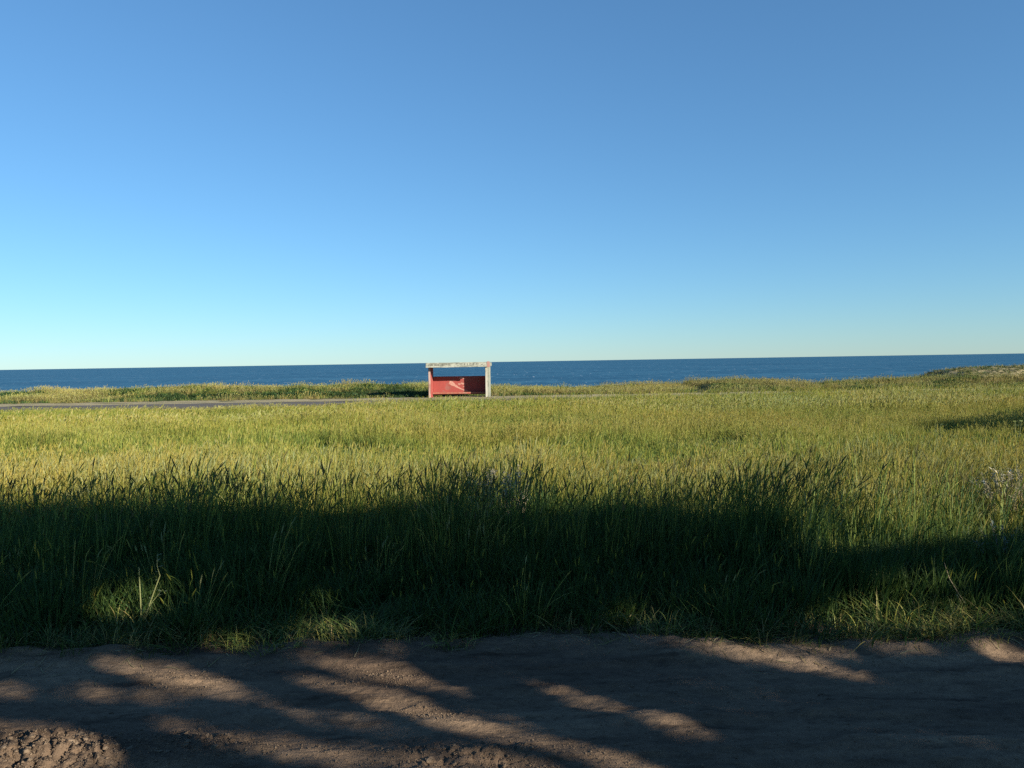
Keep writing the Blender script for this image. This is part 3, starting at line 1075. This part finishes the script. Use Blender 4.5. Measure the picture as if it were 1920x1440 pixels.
WH = [(0.42, 0.38, 0.27), (0.34, 0.31, 0.21), (0.48, 0.44, 0.34)]
withered('withered_weed', 'pale withered weed at the shadow edge below the shelter', 905, 935, 0.50, 30, 0.17, 0.74, 61, WH)
withered('withered_weed', 'taller pale withered weed at the shadow edge right of centre', 962, 938, 0.50, 32, 0.17, 0.78, 62, WH)
withered('withered_weed', 'wide heap of pale dry weed at the right picture edge', 1905, 915, 0.50, 80, 0.42, 0.66, 63, WH)

# blue grey saltbush in the shade at the right edge
x, y = px_to_ground(1925, 1130)
r = random.Random(77)
z0 = float(ground_at(np.array([x]), np.array([y]))[0])
t = empty('saltbush', (x + 0.05, y + 0.3, z0))
tag(t, 'blue grey leafy bush in the shade at the right picture edge', 'bush')
mb = MB()
lf = MB()
for i in range(26):
    a = r.uniform(0, 6.283)
    q = 0.24 * math.sqrt(r.random())
    hh = r.uniform(0.25, 0.58)
    tip_ = Vector((q * math.cos(a), q * math.sin(a), hh))
    mb.tube([(0, 0, 0), tuple(tip_ * 0.55 + Vector((0, 0, 0.04))), tuple(tip_)], [0.006, 0.004, 0.002], 4, (0.16, 0.15, 0.11))
    for j in range(16):
        p = tip_ * r.uniform(0.45, 1.0)
        d = Vector((r.uniform(-1, 1), r.uniform(-1, 1), r.uniform(-0.2, 1))).normalized()
        sd = d.cross(Vector((0.2, 0.1, 1))).normalized()
        lf.strip([tuple(p), tuple(p + d * 0.018), tuple(p + d * 0.04)], [0.003, 0.010, 0], tuple(sd), jcol((0.13, 0.17, 0.15), r))
obj('stems', mb.mesh('stems'), M_WEED, t)
obj('leaves', lf.mesh('leaves'), M_WEED, t)

# small leafy weeds that stand out in the middle of the field
for i, (px, py, h, lb) in enumerate([(1672, 812, 0.50, 'small two stemmed leafy weed left of the dark band in the field'),
                                     (1757, 815, 0.52, 'small bright leafy weed in front of the left end of the dark band'),
                                     (1903, 822, 0.62, 'bright leafy weed in front of the dark band at the right edge'),
                                     (976, 822, 0.40, 'dark little weed in the green field below the shelter')]):
    x, y = px_to_ground(px, py, 0.3)
    z0 = float(field_z(np.array([x]), np.array([y]))[0])
    r = random.Random(300 + i)
    stems_ = []
    for q in range(3):
        lx = r.uniform(-0.12, 0.12)
        stems_.append(([(lx * 0.2, 0, 0), (lx * 0.6, 0, h * 0.5), (lx, 0.02, h * 0.85), (lx * 1.2, 0.02, h * 1.15)], 0.010))
    leafy_weed('field_weed', lb, 'weed', (x, y, z0), stems_, (0.10, 0.12, 0.04), (0.20, 0.24, 0.07) if i < 3 else (0.06, 0.09, 0.03), 0.13, 310 + i, 'leafy weeds in the field', 0.5)

# ------------------------------------------------------------------ clods and crumbs on the track


def clod_mesh(seed):
    r = random.Random(seed)
    bm = bmesh.new()
    bmesh.ops.create_icosphere(bm, subdivisions=2 if seed < 4 else 1, radius=1)
    sx, sy, sz = r.uniform(0.8, 1.3), r.uniform(0.7, 1.1), r.uniform(0.5, 0.8)
    for v in bm.verts:
        k = 1 + r.uniform(-0.34, 0.22)
        v.co = Vector((v.co.x * sx * k, v.co.y * sy * k, v.co.z * sz * k))
    me = bpy.data.meshes.new('clod')
    bm.to_mesh(me)
    bm.free()
    me.materials.append(M_CLOD)
    return me


CM = [clod_mesh(i) for i in range(8)]
count = 0
tries = 0
while count < 90 and tries < 6000:
    tries += 1
    u = random.random()
    if u < 0.68:
        px, py = random.gauss(95, 105), random.gauss(1418, 26)
        size = random.uniform(0.007, 0.020) * (1.5 if random.random() < 0.10 else 1)
    elif u < 0.80:
        px, py = random.gauss(390, 60), random.gauss(1402, 14)
        size = random.uniform(0.008, 0.018)
    elif u < 0.92:
        px, py = random.gauss(900, 90), random.gauss(1424, 12)
        size = random.uniform(0.008, 0.018)
    else:
        px, py = random.uniform(0, 1920), random.uniform(1225, 1440)
        size = random.uniform(0.006, 0.014)
    if not (-150 < px < 2000 and 1215 < py < 1475):
        continue
    if u < 0.68 and py < 1362 + 0.11 * max(px - 60, 0):
        continue
    x, y = px_to_ground(px, py)
    z = float(track_z(np.array([[x]]), np.array([[y]]))[0, 0])
    o = bpy.data.objects.new('clod', CM[random.randrange(8)])
    COL.objects.link(o)
    o.parent = dirt
    o.location = (x, y, z + size * 0.05)
    o.rotation_euler = (random.uniform(-0.5, 0.5), random.uniform(-0.5, 0.5), random.uniform(0, 6.28))
    o.scale = (size, size, size)
    count += 1

# crumbs too small to pick apart
mb = MB()
oct_v = [(1, 0, 0), (0, 1, 0), (-1, 0, 0), (0, -1, 0), (0, 0, 0.8), (0, 0, -0.6)]
oct_f = [(0, 1, 4), (1, 2, 4), (2, 3, 4), (3, 0, 4), (1, 0, 5), (2, 1, 5), (3, 2, 5), (0, 3, 5)]
n = 12000
cx = np.empty(n)
cy = np.empty(n)
csz = np.empty(n)
for i in range(n):
    u = random.random()
    if u < 0.28:
        px, py = random.gauss(110, 140), random.gauss(1420, 26)
    elif u < 0.40:
        px, py = random.gauss(390, 90), random.gauss(1400, 18)
    elif u < 0.54:
        px, py = random.gauss(900, 150), random.gauss(1424, 18)
    elif u < 0.62:
        px, py = random.gauss(700, 60), random.gauss(1266, 9)
    elif u < 0.68:
        px, py = random.gauss(790, 40), random.gauss(1335, 12)
    elif u < 0.74:
        px, py = random.gauss(350, 60), random.gauss(1275, 10)
    else:
        px, py = random.uniform(-200, 2120), random.uniform(1205, 1470)
    px = min(max(px, -250), 2170)
    py = min(max(py, 1195), 1480)
    cx[i], cy[i] = px_to_ground(px, py)
    csz[i] = random.uniform(0.0018, 0.0055) * (2.0 if random.random() < 0.07 else 1)
czv = track_z(cx, cy)
for i in range(n):
    a = random.uniform(0, 6.28)
    ca, sa = math.cos(a), math.sin(a)
    s_ = csz[i]
    k = [random.uniform(0.6, 1.2) for _ in range(6)]
    mb.add([(cx[i] + (v[0] * ca - v[1] * sa) * s_ * k[j], cy[i] + (v[0] * sa + v[1] * ca) * s_ * k[j], czv[i] + s_ * 0.25 + v[2] * s_ * k[j]) for j, v in enumerate(oct_v)], oct_f)
cr = obj('crumbs', mb.mesh('crumbs'), M_CLOD, dirt)
tag(cr, kind='stuff')

# dead stalks lying along the edge of the track
mb = MB()
n = 700
lx_ = rng.uniform(-6, 6, n)
ly_ = edge_y(lx_) + 0.05 - np.abs(rng.normal(0, 0.16, n))
la = rng.uniform(0, 6.28, n)
ll_ = rng.uniform(0.03, 0.13, n)
bd = rng.uniform(-0.3, 0.3, n)
LX = np.stack([lx_ + np.cos(la + bd * t) * ll_ * t for t in (0, 0.5, 1)], 1)
LY = np.stack([ly_ + np.sin(la + bd * t) * ll_ * t for t in (0, 0.5, 1)], 1)
LZ = track_z(LX, LY) + 0.006
for i in range(n):
    w_ = random.uniform(0.0012, 0.003)
    mb.strip([(LX[i, j], LY[i, j], LZ[i, j]) for j in range(3)], [w_, w_, w_ * 0.5], (-math.sin(la[i]), math.cos(la[i]), 0.3), jcol(random.choice([(0.22, 0.18, 0.09), (0.30, 0.25, 0.14), (0.14, 0.11, 0.06)]), random))
tag(obj('dry_litter', mb.mesh('dry_litter'), M_WEED, dirt), kind='stuff')

# ------------------------------------------------------------------ trees behind the camera, whose shade lies over the verge and track


def seg_dist(px, py, x0, y0, x1, y1):
    dx, dy = x1 - x0, y1 - y0
    t = np.clip(((px - x0) * dx + (py - y0) * dy) / (dx * dx + dy * dy), 0, 1)
    return np.hypot(px - x0 - t * dx, (py - y0 - t * dy) * 1.0)


# gaps cut into the leaf crowns to shape the sun streaks on the track (ends, half width, softness)
GAPS = [
    (1.0, [(170, 1240, 0), (260, 1256, 12), (340, 1276, 22), (420, 1290, 15), (510, 1304, 0)]),
    (0.92, [(-160, 1284, 6), (60, 1296, 12), (240, 1306, 13), (340, 1312, 2)]),
    (1.0, [(520, 1230, 0), (620, 1243, 9), (720, 1258, 16), (800, 1276, 14), (890, 1302, 0)]),
    (1.0, [(540, 1262, 0), (620, 1280, 9), (700, 1300, 15), (770, 1324, 23), (830, 1346, 23), (900, 1372, 16), (980, 1388, 11), (1090, 1410, 12), (1200, 1442, 13), (1330, 1485, 13)]),
    (0.93, [(470, 1320, 0), (590, 1336, 13), (690, 1356, 13), (790, 1388, 0)]),
    (0.94, [(250, 1348, 0), (380, 1376, 14), (520, 1398, 18), (680, 1424, 20), (820, 1450, 16), (1000, 1490, 8)]),
    (1.0, [(740, 1404, 0), (860, 1420, 14), (960, 1436, 17), (1080, 1464, 10)]),
    (1.0, [(-220, 1356, 10), (0, 1366, 14), (120, 1385, 22), (190, 1418, 18), (250, 1452, 4)]),
    (1.0, [(-220, 1430, 50), (130, 1434, 42)]),
    (0.97, [(1150, 1198, 0), (1300, 1213, 7), (1420, 1229, 9), (1540, 1249, 9), (1680, 1274, 0)]),
    (0.9, [(1360, 1203, 0), (1490, 1217, 7), (1640, 1236, 0)]),
    (1.0, [(1750, 1204, 0), (1850, 1222, 9), (1950, 1242, 11)]),
    (0.95, [(990, 1273, 0), (1090, 1304, 10), (1180, 1334, 11), (1260, 1362, 9), (1370, 1390, 0)]),
    (0.9, [(870, 1330, 0), (960, 1350, 7), (1070, 1374, 0)]),
]
# gaps that light tussocks on the verge (judged a little above the ground)
GAPS_V = [
    (205, 1118, 300, 1118, 22, 14), (480, 1180, 545, 1186, 13, 12), (640, 1168, 700, 1168, 22, 14), (620, 1112, 650, 1130, 12, 12), (830, 1200, 860, 1204, 10, 8),
    (1250, 1128, 1285, 1140, 16, 12), (1640, 1110, 1750, 1120, 36, 14), (1740, 1130, 1810, 1172, 24, 14), (1850, 1140, 1950, 1145, 28, 14), (1620, 1168, 1650, 1172, 12, 10), (1810, 1194, 1960, 1198, 8, 8),
]
EDGE_X = [-900, -300, 0, 120, 260, 420, 600, 760, 860, 960, 1100, 1250, 1340, 1440, 1500, 1560, 1640, 1700, 1800, 1920, 2100, 2600]
EDGE_Y = [930, 930, 922, 918, 935, 950, 938, 930, 918, 936, 950, 938, 934, 946, 962, 980, 1002, 1010, 1002, 990, 962, 950]
tsx, tsy, tsz = TO_SUN


def light_gap(x, y, z):
    """1 where sun must pass between the leaves at this spot of a crown"""
    t0 = z / tsz
    gx0, gy0 = x - tsx * t0, y - tsy * t0
    t1 = (z - 0.22) / tsz
    gx1, gy1 = x - tsx * t1, y - tsy * t1
    t2 = (z - 0.48) / tsz
    gx2, gy2 = x - tsx * t2, y - tsy * t2
    g = np.zeros_like(x)
    ok = gy0 > 1.5
    px, py = project(gx0, np.maximum(gy0, 1.5), np.zeros_like(x))
    for wt, pl in GAPS:
        for (a0, b0, h0), (a1, b1, h1) in zip(pl[:-1], pl[1:]):
            dx, dy = a1 - a0, b1 - b0
            t = np.clip(((px - a0) * dx + (py - b0) * dy) / (dx * dx + dy * dy), 0, 1)
            d = np.hypot(px - a0 - t * dx, py - b0 - t * dy) - (h0 + (h1 - h0) * t)
            g = np.maximum(g, wt * np.where(ok, 1 - smooth(-1.0, 7.0, d - 1.0), 0))
    px1, py1 = project(gx1, np.maximum(gy1, 1.5), np.full_like(x, 0.22))
    for (a0, b0, a1, b1, hw, so) in GAPS_V:
        d = seg_dist(px1, py1, a0, b0, a1, b1)
        g = np.maximum(g, 0.95 * np.where(ok & (gy0 > 4.3), 1 - smooth(hw + 3 - so * 0.4, hw + so, d), 0))
    px2, py2 = project(gx2, np.maximum(gy2, 1.5), np.full_like(x, 0.48))
    ed = np.interp(px2, EDGE_X, EDGE_Y) + 16 * fbm(px2 / 60.0, px2 * 0 + 2.2, 3, 131)
    g = np.maximum(g, np.where(gy2 > 4.8, 1 - smooth(-4, 10, py2 - ed), 0))
    return g, gy0


def tree(label, bx, by, h, crown, n_leaf, seed, masked=True):
    r = np.random.default_rng(seed)
    rr = random.Random(seed)
    t = empty('shade_tree', (bx, by, 0))
    tag(t, label, 'tree', 'trees behind the track')
    mb = MB()
    top = Vector((rr.uniform(-0.3, 0.3), rr.uniform(-0.3, 0.3), h * 0.72))
    mb.tube([(0, 0, -0.2), (0.03, 0.02, 0.5), tuple(top * 0.35 + Vector((0.1, 0, 0))), tuple(top * 0.7), tuple(top)], [0.30, 0.22, 0.17, 0.11, 0.05], 9)
    tr = obj('trunk', mb.mesh('trunk', True), M_BARK, t)
    (rx_, ry_, z0, z1) = crown
    if not masked:
        for i in range(7):
            a = rr.uniform(0, 6.28)
            s0 = top * rr.uniform(0.6, 0.98)
            e = Vector((rx_ * 0.7 * math.cos(a), ry_ * 0.7 * math.sin(a), (z0 + z1) / 2))
            mb = MB()
            mb.tube([tuple(s0), tuple(s0.lerp(e, 0.5) + Vector((0, 0, -0.1))), tuple(e)], [0.06, 0.04, 0.015], 6)
            obj('bough', mb.mesh('bough', True), M_BARK, tr)
    # leaves through the crown's volume
    m = n_leaf
    u = r.normal(0, 1, (m, 3))
    u /= np.linalg.norm(u, axis=1)[:, None]
    q = r.random(m) ** (1 / 2.6)
    lx = u[:, 0] * q * rx_
    ly = u[:, 1] * q * ry_
    uz = u[:, 2] * q
    if masked:
        lx = r.uniform(-rx_, rx_, m)
        ly = ry_ * np.clip(r.normal(0, 0.45, m), -1, 1)
        uz = r.uniform(-1, 1, m)
    lz = (z0 + z1) / 2 + uz * (z1 - z0) / 2
    keep = np.ones(m, bool)
    if masked:
        g, gy0 = light_gap(lx + bx, ly + by, lz)
        keep = r.random(m) > g
        thin = np.where(gy0 < 2.6, 0.55, 0.0)
        keep &= r.random(m) > thin
    lx, ly, lz = lx[keep], ly[keep], lz[keep]
    m = len(lx)
    d = r.normal(0, 1, (m, 3))
    d /= np.linalg.norm(d, axis=1)[:, None]
    e = np.cross(d, r.normal(0, 1, (m, 3)))
    e /= np.linalg.norm(e, axis=1)[:, None]
    ll = r.uniform(0.045, 0.095, m)[:, None] * (1.0 if masked else 2.2)
    c0 = np.stack([lx, ly, lz], 1)
    vv = np.stack([c0 - d * ll, c0 + e * ll * 0.42, c0 + d * ll, c0 - e * ll * 0.42], 1).reshape(-1, 3)
    me = bpy.data.meshes.new('crown')
    me.vertices.add(len(vv))
    me.vertices.foreach_set('co', vv.astype(np.float32).ravel())
    me.loops.add(4 * m)
    me.loops.foreach_set('vertex_index', np.arange(4 * m, dtype=np.int32))
    me.polygons.add(m)
    me.polygons.foreach_set('loop_start', np.arange(0, 4 * m, 4, dtype=np.int32))
    me.update(calc_edges=True)
    at = me.color_attributes.new('col', 'FLOAT_COLOR', 'POINT')
    cc = np.ones((m, 4, 4), np.float32)
    cc[:, :, :3] = (np.array([0.05, 0.075, 0.022]) * r.uniform(0.7, 1.4, (m, 1)))[:, None, :]
    at.data.foreach_set('color', cc.ravel())
    obj('crown', me, M_LEAF, t)
    return t


TREE_X = [1.6, 4.6, 7.6, 10.6, 13.6, 16.6, 19.6, 22.6]
for i, bx in enumerate(TREE_X):
    ordn = ['first', 'second', 'third', 'fourth', 'fifth', 'sixth', 'seventh', 'eighth'][i]
    tree('leafy dark green tree behind the photographer, %s of the row from the left' % ordn, bx, -3.6 + 0.25 * math.sin(i * 2.3), 4.3, (2.2, 0.9, 2.4, 8.4), 44000, 700 + i)

# unseen flat-topped tree, added and shaped to cast the dark band in the field
gx_, gy_ = px_to_ground(1915, 803, -0.12)
tt = (12.6 + 0.12) / tsz
tree('tall flat topped tree added out of view at right to cast the dark band in the field', gx_ + tsx * tt, gy_ + tsy * tt, 17.0, (2.6, 0.9, 12.25, 12.95), 14000, 760, masked=False)
